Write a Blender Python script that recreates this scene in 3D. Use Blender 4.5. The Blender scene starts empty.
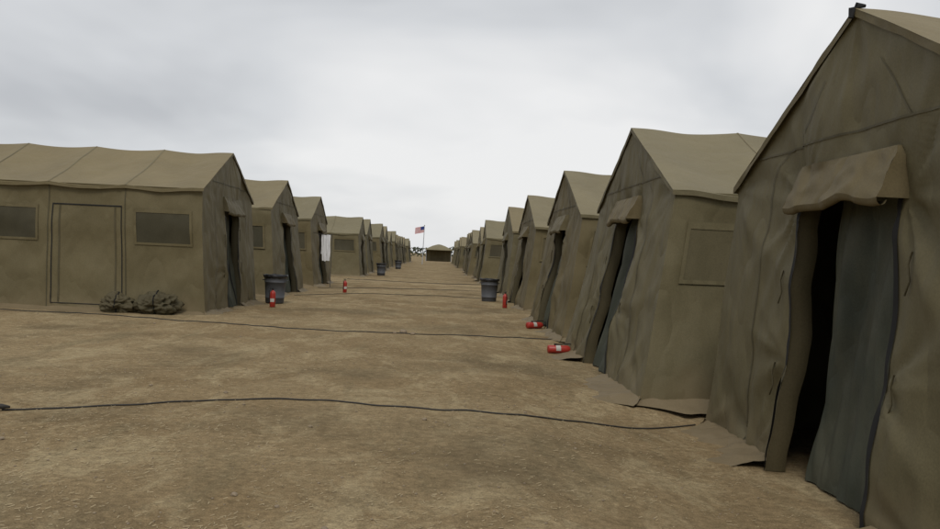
import bpy, math, random
from mathutils import Vector, Matrix, noise
R=random.Random(7)
scene=bpy.context.scene
N3=noise.noise
pi=math.pi
# ---------------------------------------------------------------- materials
def newmat(name):
    m=bpy.data.materials.new(name); m.use_nodes=True
    nt=m.node_tree; b=nt.nodes['Principled BSDF']
    return m,nt,b
def ramp(nt,src,stops):
    r=nt.nodes.new('ShaderNodeValToRGB'); e=r.color_ramp.elements
    while len(e)<len(stops): e.new(0.5)
    for i,(p,c) in enumerate(stops):
        e[i].position=p
        e[i].color=(c,c,c,1) if not hasattr(c,'__len__') else (*c,1)
    nt.links.new(src,r.inputs[0]); return r.outputs[0]
def mix(nt,fac,a,b,mode='MIX'):
    m=nt.nodes.new('ShaderNodeMix'); m.data_type='RGBA'; m.blend_type=mode
    def s(sock,v):
        if isinstance(v,bpy.types.NodeSocket): nt.links.new(v,sock)
        elif hasattr(v,'__len__'): sock.default_value=(*v,1)
        else: sock.default_value=v
    s(m.inputs[0],fac); s(m.inputs[6],a); s(m.inputs[7],b)
    return m.outputs[2]
def noisetex(nt,co,scale,detail=4,rough=.55,mp=None,dist=0):
    if mp:
        m=nt.nodes.new('ShaderNodeMapping'); m.inputs['Scale'].default_value=mp[0]
        if len(mp)>1: m.inputs['Rotation'].default_value=mp[1]
        nt.links.new(co,m.inputs[0]); co=m.outputs[0]
    n=nt.nodes.new('ShaderNodeTexNoise'); n.inputs['Scale'].default_value=scale
    n.inputs['Detail'].default_value=detail; n.inputs['Roughness'].default_value=rough
    n.inputs['Distortion'].default_value=dist
    nt.links.new(co,n.inputs['Vector']); return n.outputs[0]
def bump(nt,h,strength,dist,prev=None):
    b=nt.nodes.new('ShaderNodeBump'); b.inputs['Strength'].default_value=strength
    b.inputs['Distance'].default_value=dist; nt.links.new(h,b.inputs['Height'])
    if prev: nt.links.new(prev,b.inputs['Normal'])
    return b.outputs[0]
def canvas(name,col,dirt=True,bumpk=1.0,var=.11,dust=.14):
    m,nt,b=newmat(name); L=nt.links
    tc=nt.nodes.new('ShaderNodeTexCoord'); co=tc.outputs['Object']
    oi=nt.nodes.new('ShaderNodeObjectInfo')
    add=nt.nodes.new('ShaderNodeVectorMath'); add.operation='ADD'
    mul=nt.nodes.new('ShaderNodeMath'); mul.operation='MULTIPLY'; mul.inputs[1].default_value=50
    L.new(oi.outputs['Random'],mul.inputs[0]); L.new(co,add.inputs[0]); L.new(mul.outputs[0],add.inputs[1])
    cv=add.outputs[0]
    n1=noisetex(nt,cv,.8,4,.6)
    n2=noisetex(nt,cv,2.6,3,.55,mp=((1,1,.7),))
    n3=noisetex(nt,cv,70,2,.6)
    lo=tuple(c*(1-var) for c in col); hi=tuple(c*(1+var) for c in col)
    c1=mix(nt,ramp(nt,n1,[(.3,0.),(.7,1.)]),lo,hi)
    c2=mix(nt,ramp(nt,n2,[(.3,0.),(.8,1.)]),c1,mix(nt,dust,c1,(.25,.215,.13)))
    c3=mix(nt,.22,c2,ramp(nt,n3,[(.3,.25),(.7,.75)]),'OVERLAY')
    rr=ramp(nt,oi.outputs['Random'],[(0,(.88,.9,.9)),(.5,(1,1,1)),(1,(1.0,.95,.88))])
    c3=mix(nt,1.0,c3,rr,'MULTIPLY')
    if dirt:
        sx=nt.nodes.new('ShaderNodeSeparateXYZ'); L.new(co,sx.inputs[0])
        s=nt.nodes.new('ShaderNodeMath'); s.operation='MULTIPLY_ADD'; s.inputs[1].default_value=.9
        L.new(n2,s.inputs[0]); L.new(sx.outputs[2],s.inputs[2])
        f=ramp(nt,s.outputs[0],[(.40,.55),(.85,0.)])
        c3=mix(nt,f,c3,(.18,.14,.08))
    L.new(c3,b.inputs['Base Color']); b.inputs['Roughness'].default_value=.7
    b.inputs['Specular IOR Level'].default_value=.25
    h1=noisetex(nt,cv,1.5,2,.5,mp=((1.3,1.3,.7),(.15,.2,0)))
    a1=nt.nodes.new('ShaderNodeMath'); a1.operation='SUBTRACT'; a1.inputs[1].default_value=.5; L.new(h1,a1.inputs[0])
    a2=nt.nodes.new('ShaderNodeMath'); a2.operation='ABSOLUTE'; L.new(a1.outputs[0],a2.inputs[0])
    nb=bump(nt,a2.outputs[0],.5*bumpk,.2)
    nb=bump(nt,noisetex(nt,cv,6,2,.5,mp=((1,1,.6),(.4,.3,0))),.25*bumpk,.03,nb)
    nb=bump(nt,n3,.15,.003,nb)
    L.new(nb,b.inputs['Normal'])
    return m
def simple(name,col,rough=.7,var=.2,scale=12,metal=0,bmp=0.2,spec=.3):
    m,nt,b=newmat(name)
    co=nt.nodes.new('ShaderNodeTexCoord').outputs['Object']
    n=noisetex(nt,co,scale,4,.6)
    c=mix(nt,n,tuple(x*(1-var) for x in col),tuple(min(1,x*(1+var)) for x in col))
    nt.links.new(c,b.inputs['Base Color']); b.inputs['Roughness'].default_value=rough
    b.inputs['Metallic'].default_value=metal; b.inputs['Specular IOR Level'].default_value=spec
    nt.links.new(bump(nt,n,bmp,.01),b.inputs['Normal'])
    return m
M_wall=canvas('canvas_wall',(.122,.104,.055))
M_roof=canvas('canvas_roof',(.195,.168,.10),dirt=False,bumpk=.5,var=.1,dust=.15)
M_seam=canvas('canvas_seam',(.075,.065,.036),dirt=False,bumpk=.2)
M_awn=canvas('canvas_flap',(.118,.098,.052),dirt=False)
M_skirt=canvas('canvas_skirt',(.175,.138,.083),dirt=True)
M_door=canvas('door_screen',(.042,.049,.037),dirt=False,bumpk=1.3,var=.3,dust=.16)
M_win=canvas('window_mesh',(.052,.047,.028),dirt=False,bumpk=.3,dust=.1)
M_win2=canvas('window_flap',(.092,.079,.042),dirt=False,bumpk=.6,dust=.1)
M_black=simple('black_binding',(.012,.012,.012),.8)
M_cable=simple('cable_rubber',(.035,.033,.03),.6)
M_dark=canvas('dark_bundle',(.08,.067,.036),dirt=False)
M_can=simple('can_plastic',(.085,.09,.10),.55,.15,6)
M_bag=simple('bin_bag',(.015,.015,.017),.35,.2,10,bmp=.5,spec=.5)
M_red=simple('red_paint',(.36,.03,.02),.4,.25,20,spec=.5)
M_label=simple('label_white',(.5,.5,.46),.6,.1)
M_metal=simple('steel',(.35,.35,.35),.4,.2,metal=.8)
M_towel=simple('towel_cotton',(.72,.73,.75),.95,.08,8,bmp=.5)
M_stone=simple('stone',(.25,.20,.14),.95,.4,15,bmp=.6)
M_straw=simple('straw',(.38,.31,.19),.9,.45,3)
M_leaf=simple('foliage',(.06,.07,.04),.9,.4,.5)
M_fl_r=simple('flag_red',(.5,.04,.05),.8,.1); M_fl_w=simple('flag_white',(.75,.75,.75),.8,.05); M_fl_b=simple('flag_blue',(.03,.05,.2),.8,.1)

# ---------------------------------------------------------------- mesh helpers
class MB:
    def __init__(s): s.v=[]; s.f=[]; s.mi=[]
    def grid(s,fn,us,vs,skip=None,mi=0):
        o=len(s.v); nv=len(vs)
        for u in us:
            for v in vs: s.v.append(fn(u,v))
        for i in range(len(us)-1):
            for j in range(nv-1):
                if skip and skip((us[i]+us[i+1])/2,(vs[j]+vs[j+1])/2): continue
                a=o+i*nv+j; s.f.append((a,a+1,a+nv+1,a+nv)); s.mi.append(mi)
    def lathe(s,prof,n=24,M=Matrix(),mi=0):
        o=len(s.v)
        for r,z in prof:
            for k in range(n):
                t=2*pi*k/n; s.v.append(tuple(M@Vector((r*math.cos(t),r*math.sin(t),z))))
        for i in range(len(prof)-1):
            for k in range(n):
                a=o+i*n+k; b=o+i*n+(k+1)%n; s.f.append((a,b,b+n,a+n)); s.mi.append(mi)
    def tube(s,pts,r,n=8,mi=0,cap=True):
        o=len(s.v); pts=[Vector(p) for p in pts]
        for i,p in enumerate(pts):
            d=(pts[min(i+1,len(pts)-1)]-pts[max(i-1,0)]).normalized()
            up=Vector((0,0,1)) if abs(d.z)<.9 else Vector((1,0,0))
            x=d.cross(up).normalized(); y=x.cross(d)
            rr=r[i] if hasattr(r,'__len__') else r
            for k in range(n):
                t=2*pi*k/n; s.v.append(tuple(p+x*rr*math.cos(t)+y*rr*math.sin(t)))
        for i in range(len(pts)-1):
            for k in range(n):
                a=o+i*n+k; b=o+i*n+(k+1)%n; s.f.append((a,b,b+n,a+n)); s.mi.append(mi)
        if cap:
            s.f.append(tuple(o+k for k in range(n))); s.mi.append(mi)
            e=o+(len(pts)-1)*n; s.f.append(tuple(e+k for k in range(n))); s.mi.append(mi)
    def box(s,c,d,mi=0,M=Matrix()):
        o=len(s.v)
        for x in(-1,1):
            for y in(-1,1):
                for z in(-1,1): s.v.append(tuple(M@Vector((c[0]+x*d[0]/2,c[1]+y*d[1]/2,c[2]+z*d[2]/2))))
        for q in((0,1,3,2),(4,6,7,5),(0,4,5,1),(2,3,7,6),(0,2,6,4),(1,5,7,3)): s.f.append(tuple(o+i for i in q)); s.mi.append(mi)
    def mesh(s,name,mats,smooth=True):
        me=bpy.data.meshes.new(name); me.from_pydata(s.v,[],s.f)
        for m in (mats if isinstance(mats,(list,tuple)) else [mats]): me.materials.append(m)
        me.polygons.foreach_set('material_index',s.mi)
        me.polygons.foreach_set('use_smooth',[smooth]*len(s.f)); me.update(); return me
def obj(name,me,parent=None,loc=(0,0,0),rotz=0):
    o=bpy.data.objects.new(name,me); scene.collection.objects.link(o)
    o.location=loc; o.rotation_euler=(0,0,rotz)
    if parent: o.parent=parent
    return o
def lin(a,b,step):
    n=max(1,int(math.ceil(abs(b-a)/step))); return [a+(b-a)*i/n for i in range(n+1)]
def sm(x): x=max(0,min(1,x)); return x*x*(3-2*x)
def rid(v,w=.10):
    n=N3(v); return math.sqrt(n*n+w*w)

# ---------------------------------------------------------------- tents
BAY=1.47
def build_tent(seed,hw=2.45,ridge=3.22,eave=2.22,fG=.25,fS=.3,L=11.0,cell=.1,skirtw=.3,door_open=.2,cap=False,K=1.0,zd=2.0,win=None):
    sd=.29; s0=0.0
    P=lambda z: max(0,1-z/eave)**1.15
    anch=[(-hw,eave),(hw,eave),(-.75,zd),(.75,zd),(0,ridge),(-hw*.6,0),(hw*.6,0),(-hw-fS,0),(hw+fS,0),(-.75,.9),(.75,.9)]
    def folds(a,z,sd_,k=1.0):
        low=.25+.75*max(0,1-z/eave)
        k*=K
        d=.07*N3(Vector((a*.8,z*.6,sd_)))
        d+=.17*k*low*(.3-rid(Vector((a*1.5+.35*z,z*.22,sd_+7.3)),.05))
        d+=.06*k*(.3-rid(Vector(((a*.6+z)*1.2,(a-z*.6)*.3,sd_+21)),.05))
        d+=.05*k*(.3-rid(Vector(((a*.6-z)*1.3,(a+z*.6)*.3,sd_+31)),.05))
        d+=.035*k*low*(.3-rid(Vector((a*3.8+z*.6,z*.5,sd_+3)),.05))
        return d
    def wobY(z,c): return .07*N3(Vector((z*1.3,c*9.1,seed+.5)))*(1 if z<eave*.98 else 0)
    def gY(z): return hw+fS*P(z) if z<=eave else hw*max(0,(1-(z-eave)/(ridge-eave)))
    def gable(s,z,off=0):
        Y=gY(z); y=s*Y+ (wobY(z,1)*s if z<eave else 0)
        w=1-abs(s)**8
        if z>eave: w*=1-sm((z-eave)/(ridge-eave))*.7
        f=folds(y,z,seed)
        for i,(ay,az) in enumerate(anch):
            dy=y-ay; dz=z-az; r=math.hypot(dy,dz)
            if r<2.4:
                an=math.atan2(dz,dy)
                f+=.12*K*math.exp(-r/.8)*sm(r/.25)*(.3-rid(Vector((math.cos(an)*2.4,math.sin(an)*2.4,i*3.7+seed)),.06))
        return (-fG*P(z)-off - f*w, y, max(0,z))
    def side(sg,a,z,off=0):
        p=P(z); x=a+(-fG*p)*(1-a/L)+(fG*p)*(a/L)
        w=min(1,a/.3)*min(1,(L-a)/.3); w=sm(w)*.97+.0
        bay=abs(math.sin(pi*a/BAY)); inn=-.08*bay*math.sin(pi*min(1,z/eave))
        f=folds(a,z,seed+(60 if sg>0 else 90),.75)+inn
        for i in range(int(L/BAY)+1):
            da=a-i*BAY
            if abs(da)<1.2:
                for az in (0,eave):
                    dz=z-az; r=math.hypot(da,dz)
                    if r>0:
                        f+=.08*K*math.exp(-r/.6)*sm(r/.2)*(.3-rid(Vector((da/r*2,dz/r*2,i*3.7+az+seed)),.05))
        y=sg*(hw+fS*p+wobY(z,1)+off+f*w*(1 if z<eave*.85 else 1-.75*sm((z/eave-.85)/.15)))
        return (x,y,max(0,z))
    OV=.04
    def roof(sg,a,t,off=0):
        w=sm(min(1,max(0,a)/.8))*sm(min(1,max(0,L-a)/.8))
        sc=.05*abs(math.sin(pi*a/BAY))*w
        st=math.sin(pi*min(1,max(0,t)))
        sag=.09*st*(.4+.6*abs(math.sin(pi*a/BAY)))*w
        n=.04*N3(Vector((a*.9,t*2,seed+sg*5)))*st
        n+=.04*(.3-rid(Vector((a*1.3+t*2,t*1.2,seed+sg*15)),.05))*st*w
        z=eave+(ridge-eave)*t-sc-sag+n+off+.012
        return (a,sg*(hw+.03)*(1-t),z)
    parts=[]
    g=MB()
    ss=lin(-1,-sd,cell/hw)[:-1]+lin(-sd,sd,cell/hw)[:-1]+lin(sd,1,cell/hw)
    zs=lin(0,zd,cell)[:-1]+lin(zd,eave,cell)[:-1]+lin(eave,ridge,cell)
    g.grid(lambda s,z:gable(s,z),ss,zs,skip=lambda s,z: abs(s-s0)<sd and z<zd)
    def back(s,z):
        x,y,zz=gable(s,z); return (L-x,y,zz)
    g.grid(back,lin(-1,1,.12),lin(0,eave,.3)[:-1]+lin(eave,ridge,.3))
    c2=cell*1.15
    for sg in(-1,1): g.grid(lambda a,z,sg=sg:side(sg,a,z),lin(0,L,c2),lin(0,eave,c2))
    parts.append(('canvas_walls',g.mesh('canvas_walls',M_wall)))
    r=MB()
    for sg in(-1,1):
        r.grid(lambda a,t,sg=sg:roof(sg,a,t),lin(-OV,L+OV,c2),lin(0,1,c2/2.6))
        def lip(a,q,sg=sg):
            x,y,z=roof(sg,a,0); return (x,y+sg*(.012*q+.01*N3(Vector((a*5,q,seed)))),z-.06*q-.012*N3(Vector((a*3,q,seed))))
        r.grid(lip,lin(-OV,L+OV,c2),[0,.5,1],mi=1)
        for e in(-OV,L+OV):
            def rake(t,q,sg=sg,e=e):
                x,y,z=roof(sg,e,t); return (x+.012*N3(Vector((t*7,q,seed+1))),y,z-.06*q-.012*q*N3(Vector((t*9,q,seed))))
            r.grid(rake,lin(0,1,.04),[0,1],mi=1)
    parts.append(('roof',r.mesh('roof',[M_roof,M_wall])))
    o1=.010 if cell<.09 else .022
    s=MB(); sw=.012
    for k in range(1,int(L/BAY)+1):
        a=k*BAY
        for sg in(-1,1):
            s.grid(lambda u,t,sg=sg:roof(sg,u,t,o1*.6),[a-sw,a+sw],lin(.0,1,c2/2.6),mi=1)
            if cell<.2: s.grid(lambda u,z,sg=sg:side(sg,u,z,o1),[a-sw*.7,a+sw*.7],lin(0,eave-.05,c2))
    if cell<.2:
        zz=eave+.22
        s.grid(lambda u,z:gable(u,z,o1),lin(-.97,.97,cell/hw),[zz-.008,zz+.008])
        for sx in(-.62,.62):
            s.grid(lambda u,z:gable(u,z,o1),[sx-.003,sx+.003],lin(0,zz,cell))
        for sx in(-.45,.45):
            s.grid(lambda u,z:gable(u,z,o1),[sx-.006,sx+.006],lin(zz,ridge-.42,cell))
    if cell<.09:
        for sx,z0 in((-.37,1.75),(.37,1.6),(-.36,1.0),(.38,.85)):
            x,y,z=gable(sx,z0)
            s.tube([(x-.012,y,z0),(x-.03,y+.01,z0-.08),(x-.025,y-.01,z0-.18),(x-.04,y+.015,z0-.27)],.006,5)
    parts.append(('seams',s.mesh('seams',[M_seam,M_roof])))
    w=MB(); wf=MB(); bk=MB()
    nb=int(L/BAY)
    for k in range(nb):
        for sg in(-1,1):
            a0=k*BAY
            if k%3==1:
                for (u0,u1,v0,v1) in((a0+.06,a0+.08,.12,2.04),(a0+1.38,a0+1.40,.12,2.04),(a0+.06,a0+1.40,2.025,2.05),(a0+.06,a0+1.4,.12,.135)):
                    bk.grid(lambda u,z,sg=sg:side(sg,u,z,o1),lin(u0,u1,c2),lin(v0,v1,c2))
                for u0 in (a0+.18,a0+1.24):
                    wf.grid(lambda u,z,sg=sg:side(sg,u,z,o1),[u0,u0+.03],lin(.15,2.02,c2))
            else:
                u0,u1,v0,v1=a0+.24,a0+1.26,1.36,1.94
                w.grid(lambda u,z,sg=sg:side(sg,u,z,o1*.9),lin(u0,u1,c2),lin(v0,v1,c2))
                e=.045
                for q in((u0-e,u1+e,v1,v1+e*1.8),(u0-e,u1+e,v0-e,v0),(u0-e,u0,v0,v1),(u1,u1+e,v0,v1)):
                    wf.grid(lambda u,z,sg=sg:side(sg,u,z,o1*1.7),lin(q[0],q[1],c2),lin(q[2],q[3],c2),mi=1)
    parts.append(('windows',w.mesh('windows',win or M_win)))
    parts.append(('window_hems',wf.mesh('window_hems',[M_seam,M_wall])))
    d=MB()
    def door(s_,z):
        Y=gY(z); y=s_*Y
        f=.05*N3(Vector((y*3.0,z*.5,seed+2)))+.16*(.3-rid(Vector((y*2.4+z*.5,z*.4,seed+9)),.03))+.07*(.3-rid(Vector((y*5-z*.5,z*.8,seed+4)),.03))
        edge=sm((s_-(sd*(1-door_open)-.05))/.05)
        return (-fG*P(z)+.15-.06*sm(1-z/.7)+f+.06*edge,y+.06*N3(Vector((z*1.1,s_,seed)))*(.3+edge),z+.012)
    d.grid(door,lin(-sd*1.02,sd*(1-door_open),min(cell,.07)/hw*.6),lin(0,zd+.06,min(cell,.1)*.7))
    parts.append(('door_screen',d.mesh('door_screen',M_door)))
    for sx in(-sd,sd):
        bk.grid(lambda u,z:gable(u,z,o1),[sx-.008,sx+.010],lin(0,zd,cell))
        def ret(q,z,sx=sx):
            x,y,zz=gable(sx,z); return (x+.16*q,y-sx*.12*q*math.sin(q*3),zz)
        bk.grid(ret,[0,.35,.7,1],lin(0,zd,cell),mi=1)
    if cell<.09:
        bk.grid(lambda u,z:(door(u,z)[0]-.010,door(u,z)[1],door(u,z)[2]),[-sd*.86,-sd*.82],lin(0.02,zd,cell))
    if cap: bk.tube([(-.06,0,ridge-.06),(-.055,0,ridge+.0),(-.02,0,ridge+.03),(.04,0,ridge+.03)],[.018,.026,.024,.012])
    parts.append(('bindings',bk.mesh('bindings',[M_black,M_seam])))
    a=MB(); zt=zd+.30; e=sd*1.1
    def awn(s_,q):
        z=zt+(zd-.02-zt)*q
        gx,y,_=gable(s_,z)
        out=.015+.13*q**.8+.05*N3(Vector((y*2.2,q*1.5,seed+5)))*q+.03*(.3-rid(Vector((y*4+q,q*2,seed+8)),.05))
        return (min(gx-.02,-fG*P(z)-out-.03),y, z-.06*q*N3(Vector((y*2,1,seed))))
    a.grid(awn,lin(-e,e,cell/hw*.8),lin(0,1,.2 if cell>.09 else .08))
    def awn2(s_,q):
        x,y,z=awn(s_,1); an=q*pi*.9
        return (x+.035-.035*math.cos(an),y,z-.035*math.sin(an)*1.4)
    a.grid(awn2,lin(-e,e,cell/hw*.8),[0,.2,.4,.6,.8,1])
    for sx in(-e,e):
        def gus(q,h,sx=sx):
            x,y,z=awn(sx,q); g0=-fG*P(z)+.03; return (x+(g0-x)*h,y,z)
        a.grid(gus,lin(0,1,.2),[0,1])
    parts.append(('door_awning',a.mesh('door_awning',M_awn)))
    k=MB()
    def skz(q,n): return .045*(1-q)**2+.016*(1-q)+.05*n*(1-q**2)-.022*q+.006
    def sk(s_,q):
        x,y,z=gable(s_,0); ww=skirtw*(.75+.9*N3(Vector((y*1.3,3.3,seed)))+.3*N3(Vector((y*5,3.3,seed))))
        cr=sm((1-abs(s_))/.12)
        ww*=.15+.85*cr
        return (x+.03-(ww+.03)*q,y*(1+.03*q),skz(q,abs(N3(Vector((y*4,q*3,seed))))))
    k.grid(sk,lin(-1,-sd*1.1,cell/hw),lin(0,1,.1)); k.grid(sk,lin(sd*1.1,1,cell/hw),lin(0,1,.1))
    for sg in(-1,1):
        def sk2(a_,q,sg=sg):
            x,y,z=side(sg,a_,0); ww=skirtw*(.8+.9*N3(Vector((a_*1.3,7.3+sg,seed)))+.3*N3(Vector((a_*5,7.3+sg,seed))))
            ww*=.15+.85*sm(a_/.5)
            return (x-.05*q,y+sg*((ww+.03)*q-.03),skz(q,abs(N3(Vector((a_*4,q*3,seed))))))
        k.grid(sk2,lin(0,L,c2),lin(0,1,.15))
    parts.append(('ground_skirt',k.mesh('ground_skirt',M_skirt)))
    return parts
def place_tent(parts,x,y,rotz=0.0,sc=1.0,scz=1.0,z=0):
    e=bpy.data.objects.new('military_tent',None); scene.collection.objects.link(e)
    e.location=(x,y,z); e.rotation_euler=(0,0,rotz); e.scale=(sc,sc,scz)
    for n,me in parts: obj(n,me,e)
    return e
place_tent(build_tent(3.1,cell=.04,ridge=3.46,eave=2.37,fG=.12,fS=.34,door_open=.22,skirtw=.58,cap=True,K=1.1,zd=2.12),2.90,6.42,z=-.21)
place_tent(build_tent(11.7,cell=.05,ridge=3.40,eave=2.36,fG=.42,fS=.48,skirtw=.6,door_open=.25,K=1.1,zd=2.12,win=M_win2),2.68,12.85,z=-.13)
place_tent(build_tent(23.4,cell=.07,fG=.32,fS=.3,K=1.1,win=M_win2),2.56,18.8,z=-.02)
place_tent(build_tent(31.4,cell=.09,fG=.28,fS=.3,K=1.1,win=M_win2),2.62,27.0)
HL=dict(hw=2.42,ridge=3.40,eave=2.45,zd=2.1)
place_tent(build_tent(43.9,cell=.06,fG=.18,fS=.10,L=13.2,K=.9,door_open=.5,**HL),-4.62,20.55,pi)
place_tent(build_tent(57.2,cell=.09,door_open=.6,**HL),-4.65,28.2,pi)
place_tent(build_tent(66.2,cell=.11,door_open=.5,**HL),-4.65,36.2,pi)
V=[build_tent(80+9.3*i,cell=.2,fG=.2+.06*i,fS=.3,ridge=3.25,eave=2.27) for i in range(3)]
place_tent(V[0],2.62,34.3)
y=49.0
for i in range(13):
    place_tent(V[(i*2+1)%3],2.6+R.uniform(-.2,.2),y,R.uniform(-.02,.02),1,R.uniform(.96,1.04)); y+=7.7+R.uniform(-.4,.4)
y=51.5
for i in range(13):
    place_tent(V[i%3],-4.2+R.uniform(-.2,.2),y,pi+R.uniform(-.02,.02),1,R.uniform(.98,1.06)); y+=7.7+R.uniform(-.4,.4)

# ---------------------------------------------------------------- ground
def axis(lo,hi,fine0,fine1,st):
    xs=lin(fine0,fine1,st); s=st; x=fine1
    while x<hi: s*=1.25; x+=s; xs.append(x)
    s=st; x=fine0; pre=[]
    while x>lo: s*=1.25; x-=s; pre.append(x)
    return pre[::-1]+xs
def gh(x,y):
    f=1.0 if y<60 else max(0,1-(y-60)/60)
    n=.022*N3(Vector((x*.7,y*.7,0)))+.010*N3(Vector((x*3,y*3,4)))
    if x>2.3 and y>8: n*=.5
    a=.21-.08*sm((y-9)/1.6)-.11*sm((y-15)/1.6)-.02*sm((y-20)/3)
    return n*f-.004-a*sm((x-.4)/1.9)
G=MB()
G.grid(lambda x,y:(x,y,gh(x,y)),axis(-2500,2500,-8,8,.12),axis(-300,4000,1,30,.12))
M_g,nt,b=newmat('dry_dirt')
co=nt.nodes.new('ShaderNodeTexCoord').outputs['Object']
big=noisetex(nt,co,.22,3,.6); mid=noisetex(nt,co,1.3,5,.7); fine=noisetex(nt,co,14,6,.75); gr=noisetex(nt,co,90,3,.7)
lay=noisetex(nt,co,1.5,6,.78,mp=((1,.5,1),(0,0,.3)),dist=.6)
c=mix(nt,ramp(nt,mid,[(.3,0.),(.7,1.)]),(.195,.140,.074),(.255,.188,.104))
c=mix(nt,ramp(nt,big,[(.38,0.),(.62,.7)]),c,(.29,.225,.13))
c=mix(nt,ramp(nt,lay,[(.48,0.),(.62,.65)]),c,(.38,.31,.185))
c=mix(nt,ramp(nt,noisetex(nt,co,.45,4,.65,mp=((1,1,1),(0,0,1))),[(.50,0.),(.66,.65)]),c,(.128,.098,.056))
c=mix(nt,ramp(nt,noisetex(nt,co,1.6,5,.7,mp=((1.2,.16,1),(0,0,-.12))),[(.55,0.),(.68,.45)]),c,(.155,.128,.074))
c=mix(nt,.6,c,ramp(nt,fine,[(.28,.2),(.72,.8)]),'OVERLAY')
c=mix(nt,.5,c,ramp(nt,gr,[(.3,.2),(.7,.8)]),'OVERLAY')
nt.links.new(c,b.inputs['Base Color']); b.inputs['Roughness'].default_value=1; b.inputs['Specular IOR Level'].default_value=.05
nb=bump(nt,fine,.6,.03); nb=bump(nt,gr,.6,.008,nb); nt.links.new(nb,b.inputs['Normal'])
obj('ground',G.mesh('ground',M_g))
S=MB()
for i in range(50000):
    y=2.5+ (R.random()**1.7)*26; x=R.uniform(-1,1)*(1.2+.55*y); 
    if x>2.6 or x<-9: continue
    if N3(Vector((x*.5,y*.35,9)))+.6*N3(Vector((x*2,y*1.5,2)))<R.uniform(-.35,.35): continue
    l=R.uniform(.010,.04); w_=R.uniform(.001,.0025); t=R.uniform(0,pi); z=gh(x,y)+.003+R.random()*.004
    dx,dy=math.cos(t)*l/2,math.sin(t)*l/2; nx,ny=-math.sin(t)*w_,math.cos(t)*w_
    o=len(S.v); tl=R.uniform(-.003,.005)
    S.v+=[(x-dx-nx,y-dy-ny,z),(x-dx+nx,y-dy+ny,z+.001),(x+dx+nx,y+dy+ny,z+tl+.002),(x+dx-nx,y+dy-ny,z+tl)]
    S.f.append((o,o+1,o+2,o+3)); S.mi.append(0)
obj('dry_straw_litter',S.mesh('dry_straw_litter',M_straw,False))
S=MB()
def rock(S,x,y,z,r,seed,mi=0,sq=.6):
    o=len(S.v); n=7; m=5
    for i in range(m+1):
        ph=pi*i/m
        for k in range(n):
            t=2*pi*k/n; v=Vector((math.sin(ph)*math.cos(t),math.sin(ph)*math.sin(t),math.cos(ph)))
            q=r*(1+.35*N3(v*1.3+Vector((seed,seed*2,0))))
            S.v.append((x+v.x*q,y+v.y*q,z+v.z*q*sq))
    for i in range(m):
        for k in range(n):
            a=o+i*n+k; b_=o+i*n+(k+1)%n; S.f.append((a,b_,b_+n,a+n)); S.mi.append(mi)
for i in range(2600):
    y=2.5+(R.random()**1.6)*24; x=R.uniform(-1,1)*(1.2+.5*y)
    if x>2.5 or x<-8: continue
    r=R.uniform(.003,.010)*(1 if R.random()<.96 else 2.2)
    rock(S,x,y,gh(x,y)+r*.3,r,i*.37)
obj('pebbles',S.mesh('pebbles',M_stone,False))
for (x,y,r) in((-.52,15.9,.07),(-.35,15.7,.045),(-.66,15.8,.04)):
    S=MB(); rock(S,0,0,0,r,x*9); obj('rock',S.mesh('rock',M_stone),loc=(x,y,r*.35))

# ---------------------------------------------------------------- cables
def cable(pts,r=.011,amp=.03,name='power_cable'):
    out=[]
    P=[Vector((*p,0)) for p in pts]
    P=[P[0]*2-P[1]]+P+[P[-1]*2-P[-2]]
    for i in range(1,len(P)-2):
        for k in range(24):
            t=k/24; p0,p1,p2,p3=P[i-1:i+3]
            p=.5*((2*p1)+(p2-p0)*t+(2*p0-5*p1+4*p2-p3)*t*t+(3*p1-p0-3*p2+p3)*t**3)
            p.y+=amp*N3(Vector((p.x*1.5,p.y,5)))+amp*.35*N3(Vector((p.x*5,p.y,2))); p.z=gh(p.x,p.y)+r*.7+.002; out.append(p)
    m=MB(); m.tube(out,r,8); return obj(name,m.mesh(name,M_cable)),out
c1,_=cable([(-3.42,7.48),(-2.65,7.86),(-1.65,8.41),(-1.02,8.53),(-.27,8.3),(.61,8.2),(1.45,8.6),(2.1,8.85),(2.7,9.2)],.0075,.06)
m=MB(); m.tube([(-3.62,7.44,.025),(-3.52,7.46,.025),(-3.50,7.465,.025),(-3.42,7.48,.024),(-3.36,7.5,.018)],[.024,.026,.018,.022,.009],12); o=obj('plug',m.mesh('plug',M_cable),c1)
cable([(-9,17.4),(-8.15,17.3),(-6.2,17.25),(-4.1,16.5),(-2.3,15.9),(-.57,15.8),(1.16,16.1),(2.4,16.4)],.0085,.12)
cable([(-4.1,27.0),(-2.5,29.5),(0,30.5),(2.0,29.8)],.009,.15)
cable([(-4.2,33.0),(-1.5,35),(2.0,36)],.010,.15)
cable([(-4.2,44),(0,43),(2.5,44)],.012,.2)

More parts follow.
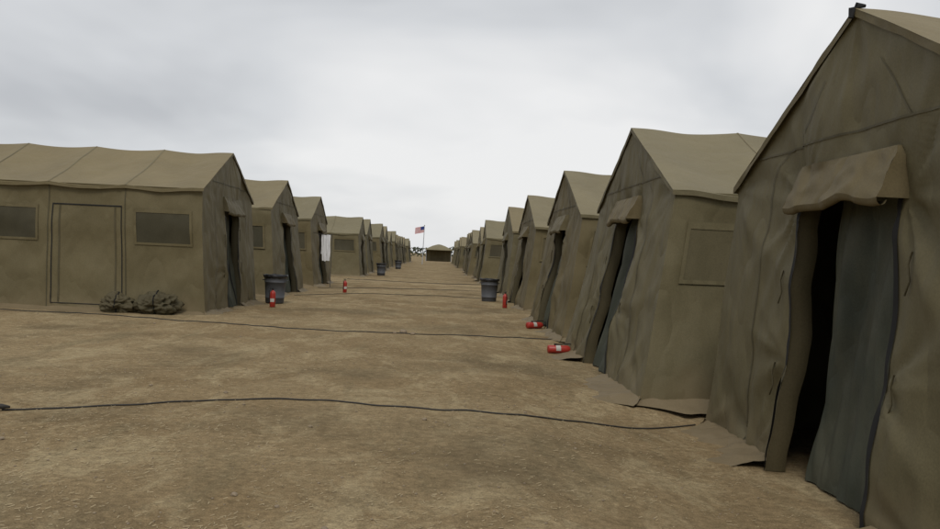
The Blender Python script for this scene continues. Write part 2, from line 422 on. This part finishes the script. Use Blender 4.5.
# ---------------------------------------------------------------- trash cans
def can(x,y,sc=1):
    e=bpy.data.objects.new('trash_can',None); scene.collection.objects.link(e); e.location=(x,y,0.005); e.scale=(sc,)*3
    m=MB(); m.lathe([(.0,.0),(.21,.0),(.222,.02),(.228,.12),(.236,.125),(.236,.14),(.230,.145),(.255,.5),(.264,.505),(.264,.52),(.258,.525),(.27,.64),(.295,.645),(.30,.665),(.297,.69),(.275,.69),(.262,.64),(.225,.1),(0,.06)],32)
    for sg in(-1,1): m.tube([(sg*.26,-.07,.56),(sg*.30,-.06,.56),(sg*.305,0,.56),(sg*.30,.06,.56),(sg*.26,.07,.56)],.012,6)
    obj('body',m.mesh('body',M_can),e)
    m=MB()
    def bag(t,q):
        r_=.303+.012*N3(Vector((math.cos(t)*4,math.sin(t)*4,q)))
        if q<.5: return (r_*math.cos(t),r_*math.sin(t),.64-.03*N3(Vector((math.cos(t)*2,math.sin(t)*2,1)))+.12*q)
        return ((r_-.10*(q-.5))*math.cos(t),(r_-.1*(q-.5))*math.sin(t),.70-.25*(q-.5))
    m.grid(bag,lin(0,2*pi,.15),[0,.25,.49,.6,.8,1]); obj('bin_liner',m.mesh('bin_liner',M_bag),e)
can(-3.95,22.9); can(1.65,28.2); can(-3.15,53); can(-3.1,75)
# ---------------------------------------------------------------- extinguishers
def ext(x,y,lying=False,rot=0,name='fire_extinguisher'):
    e=bpy.data.objects.new(name,None); scene.collection.objects.link(e)
    e.location=(x,y,gh(x,y)+(.066 if lying else .004)); e.rotation_euler=(0,pi/2,rot) if lying else (0,0,rot)
    m=MB(); m.lathe([(0,0),(.058,0),(.065,.01),(.065,.30),(.060,.335),(.043,.362),(.022,.375),(.018,.39),(0,.39)],24); obj('cylinder_body',m.mesh('cylinder_body',M_red),e)
    m=MB(); m.grid(lambda t,z:(.0668*math.cos(t),.0668*math.sin(t),z),lin(3.4,5.0,.15),[.12,.20]); obj('label',m.mesh('label',M_label),e)
    m=MB(); m.lathe([(0,.385),(.017,.386),(.017,.43),(0,.432)],12); m.box((.03,0,.425),(.11,.02,.008)); m.box((.035,0,.452),(.12,.02,.008),M=Matrix.Rotation(-.12,4,'Y'))
    m.tube([(-.015,0,.41),(-.06,0,.42),(-.09,0,.37),(-.085,0,.28),(-.078,0,.16),(-.078,0,.10)],[.009,.009,.009,.009,.011,.015],8)
    obj('valve_handle_hose',m.mesh('valve',M_black),e)
ext(-3.72,21.3,rot=.5); ext(-2.95,30.2,rot=1); ext(1.92,25.2,rot=2)
ext(1.85,14.75,True,.15); ext(1.88,18.5,True,.5)
# ---------------------------------------------------------------- canvas bundles by left tent
def bundle(x,y,r,seed):
    m=MB()
    def f(u,v):
        d=Vector((math.sin(v)*math.cos(u),math.sin(v)*math.sin(u),math.cos(v)))
        q=1+.4*N3(d*1.6+Vector((seed,0,0)))+.6*(.3-abs(N3(d*2.6+Vector((0,seed,0)))))+.25*(.3-abs(N3(d*6+Vector((seed,seed,0)))))
        return (d.x*r*1.15*q,d.y*r*.7*q,max(-.0,r*.58+d.z*r*.66*q))
    m.grid(f,lin(0,2*pi,.07),lin(0,pi,.07))
    e=bpy.data.objects.new('canvas_bundle',None); scene.collection.objects.link(e); e.location=(x,y,0)
    obj('folded_canvas',m.mesh('folded_canvas',M_dark),e)
    m=MB()
    pts=[]
    for k in lin(0,2*pi,.15):
        p=Vector(f(-pi/2 if math.sin(k)>=0 else pi/2, abs(((k+pi)%(2*pi))-pi) )) 
        pts.append(p*1.02)
    m.tube(pts,.012,6,cap=False); obj('strap',m.mesh('strap',M_black),e)
bundle(-6.05,17.85,.27,1.3); bundle(-5.3,17.8,.31,4.4)
# ---------------------------------------------------------------- towel
m=MB()
m.grid(lambda u,z:(-4.05+.03*N3(Vector((u*6,z*2,1)))-.3*u,33.9+u*.2+.06*N3(Vector((z*1.5,u*6,4))),z+.05*N3(Vector((u*3,0,7)))),lin(-.5,.5,.04),lin(.95,1.9,.05))
m.grid(lambda u,z:(-4.13+.03*N3(Vector((u*6,z*2,8)))-.25*u,33.98+u*.2,z+.04*N3(Vector((u*3,0,3)))),lin(-.5,.5,.05),lin(1.2,1.9,.05))
e=bpy.data.objects.new('hanging_towel',None); scene.collection.objects.link(e); obj('cloth',m.mesh('cloth',M_towel),e)
m=MB(); m.tube([(-3.85,33.8,1.9),(-4.1,33.93,1.905),(-4.3,34.05,1.92),(-4.75,34.2,2.0)],.008); m.tube([(-3.85,33.8,0),(-3.85,33.8,1.95)],.012); obj('line_and_pole',m.mesh('line',M_cable),e)
# ---------------------------------------------------------------- flag
def flagpole(x,y,h,fw,fh,lean=.02):
    e=bpy.data.objects.new('flagpole',None); scene.collection.objects.link(e); e.location=(x,y,0); e.rotation_euler=(0,lean,0)
    m=MB(); m.tube([(0,0,0),(0,0,h)],[.05,.035],8); m.lathe([(0,h-.02),(.06,h+.02),(.06,h+.08),(0,h+.12)],10); obj('pole',m.mesh('pole',M_metal),e)
    m=MB()
    f=lambda u,v:(-u*fw,.12*math.sin(u*6)*u,h-.05-fh*v-.25*u*fw)
    n=13
    for i in range(n): m.grid(f,lin(0,1,.08),[i/n,(i+1)/n],mi=0 if i%2==0 else 1)
    m.grid(lambda u,v:(f(u,v)[0],f(u,v)[1]-.02,f(u,v)[2]),lin(0,.4,.08),[0,7/13],mi=2)
    obj('flag',m.mesh('flag',[M_fl_r,M_fl_w,M_fl_b],True),e)
flagpole(-1.75,112,4.7,1.1,.75)
# ---------------------------------------------------------------- far canopy shelter
e=bpy.data.objects.new('canopy_shelter',None); scene.collection.objects.link(e); e.location=(.3,165,0)
m=MB(); 
for sx in(-1,1):
    for sy in(-1,1): m.tube([(sx*2.2,sy*2,0),(sx*2.2,sy*2,2.1)],.06)
obj('posts',m.mesh('posts',M_metal),e)
m=MB(); m.lathe([(3.4,2.0),(3.3,2.15),(1.6,2.75),(.5,3.0),(0,3.05)],4,Matrix.Rotation(pi/4,4,'Z')); obj('canopy_roof',m.mesh('canopy_roof',M_roof,False),e)
m=MB(); m.grid(lambda x,z:(x,2.0+.06*math.sin(x*5),z),lin(-2.2,2.2,.1),lin(0,2.05,.4)); obj('back_wall',m.mesh('back_wall',M_wall),e)
# ---------------------------------------------------------------- distant trees
T=MB()
for i in range(9000):
    x=R.uniform(-160,160); hmax=3.2+2.4*N3(Vector((x*.09,0,3)))+1.2*N3(Vector((x*.4,0,1)))
    z=hmax*R.random()**.7; y=330+R.uniform(-5,5); s_=R.uniform(.25,.6)
    a=Vector((R.uniform(-1,1),R.uniform(-1,1),R.uniform(-1,1))).normalized(); b_=a.orthogonal().normalized(); c_=a.cross(b_)
    o=len(T.v); p=Vector((x,y,z))
    T.v+=[tuple(p+b_*s_),tuple(p+c_*s_*.7),tuple(p-b_*s_),tuple(p-c_*s_*.7)]; T.f.append((o,o+1,o+2,o+3)); T.mi.append(0)
obj('distant_tree_line',T.mesh('distant_tree_line',M_leaf,False))

# ---------------------------------------------------------------- sky and light
SE,SR=math.radians(52),math.radians(188)
w=bpy.data.worlds.new('World'); scene.world=w; w.use_nodes=True
nt=w.node_tree; bg=nt.nodes['Background']; L=nt.links
sky=nt.nodes.new('ShaderNodeTexSky'); sky.sky_type='NISHITA'; sky.sun_disc=False; sky.sun_elevation=SE; sky.sun_rotation=SR
tc=nt.nodes.new('ShaderNodeTexCoord'); sx=nt.nodes.new('ShaderNodeSeparateXYZ'); L.new(tc.outputs['Generated'],sx.inputs[0])
def mth(op,a,b_):
    n=nt.nodes.new('ShaderNodeMath'); n.operation=op
    for i,v in enumerate((a,b_)):
        if isinstance(v,bpy.types.NodeSocket): L.new(v,n.inputs[i])
        else: n.inputs[i].default_value=v
    return n.outputs[0]
zc=mth('ADD',mth('MAXIMUM',sx.outputs[2],0.0),.45)
cx=nt.nodes.new('ShaderNodeCombineXYZ'); L.new(mth('DIVIDE',sx.outputs[0],zc),cx.inputs[0]); L.new(mth('DIVIDE',sx.outputs[1],zc),cx.inputs[1])
cx.inputs[2].default_value=3.0
n1=noisetex(nt,cx.outputs[0],1.6,4,.5,mp=((1,1.3,1),(0,0,.3)),dist=.3)
vm=nt.nodes.new('ShaderNodeVectorMath'); vm.operation='DOT_PRODUCT'; L.new(tc.outputs['Generated'],vm.inputs[0])
bd=Vector((.20,1,.24)).normalized(); vm.inputs[1].default_value=bd
glow=ramp(nt,vm.outputs['Value'],[(.80,0.),(.93,.35),(1.0,1.0)])
s_=mth('ADD',mth('MULTIPLY',n1,.75),mth('MULTIPLY',glow,.17))
cl=ramp(nt,s_,[(.27,(5.2,5.35,5.6)),(.40,(6.7,6.85,7.05)),(.56,(8.6,8.6,8.6))])
L.new(mix(nt,.96,sky.outputs[0],cl),bg.inputs[0]); bg.inputs[1].default_value=.1
sd=bpy.data.lights.new('sun','SUN'); sd.energy=1.3; sd.angle=math.radians(18); sd.color=(1,.93,.83)
so=bpy.data.objects.new('sun',sd); scene.collection.objects.link(so)
dv=Vector((math.sin(SR)*math.cos(SE),math.cos(SR)*math.cos(SE),math.sin(SE)))
so.rotation_euler=dv.to_track_quat('Z','Y').to_euler(); so.location=(0,0,50)

# ---------------------------------------------------------------- camera
cd=bpy.data.cameras.new('camera'); cam=bpy.data.objects.new('camera',cd); scene.collection.objects.link(cam)
cd.sensor_width=36; cd.lens=35.3; cd.clip_end=6000; cd.clip_start=.05
Mx=Matrix.Rotation(math.radians(-2.08),4,'Z')@Matrix.Rotation(math.radians(90-.59),4,'X')@Matrix.Rotation(.045,4,'Z')
Mx.translation=Vector((0,0,1.4)); cam.matrix_world=Mx
scene.camera=cam
scene.view_settings.view_transform='Standard'; scene.view_settings.look='None'; scene.view_settings.exposure=0
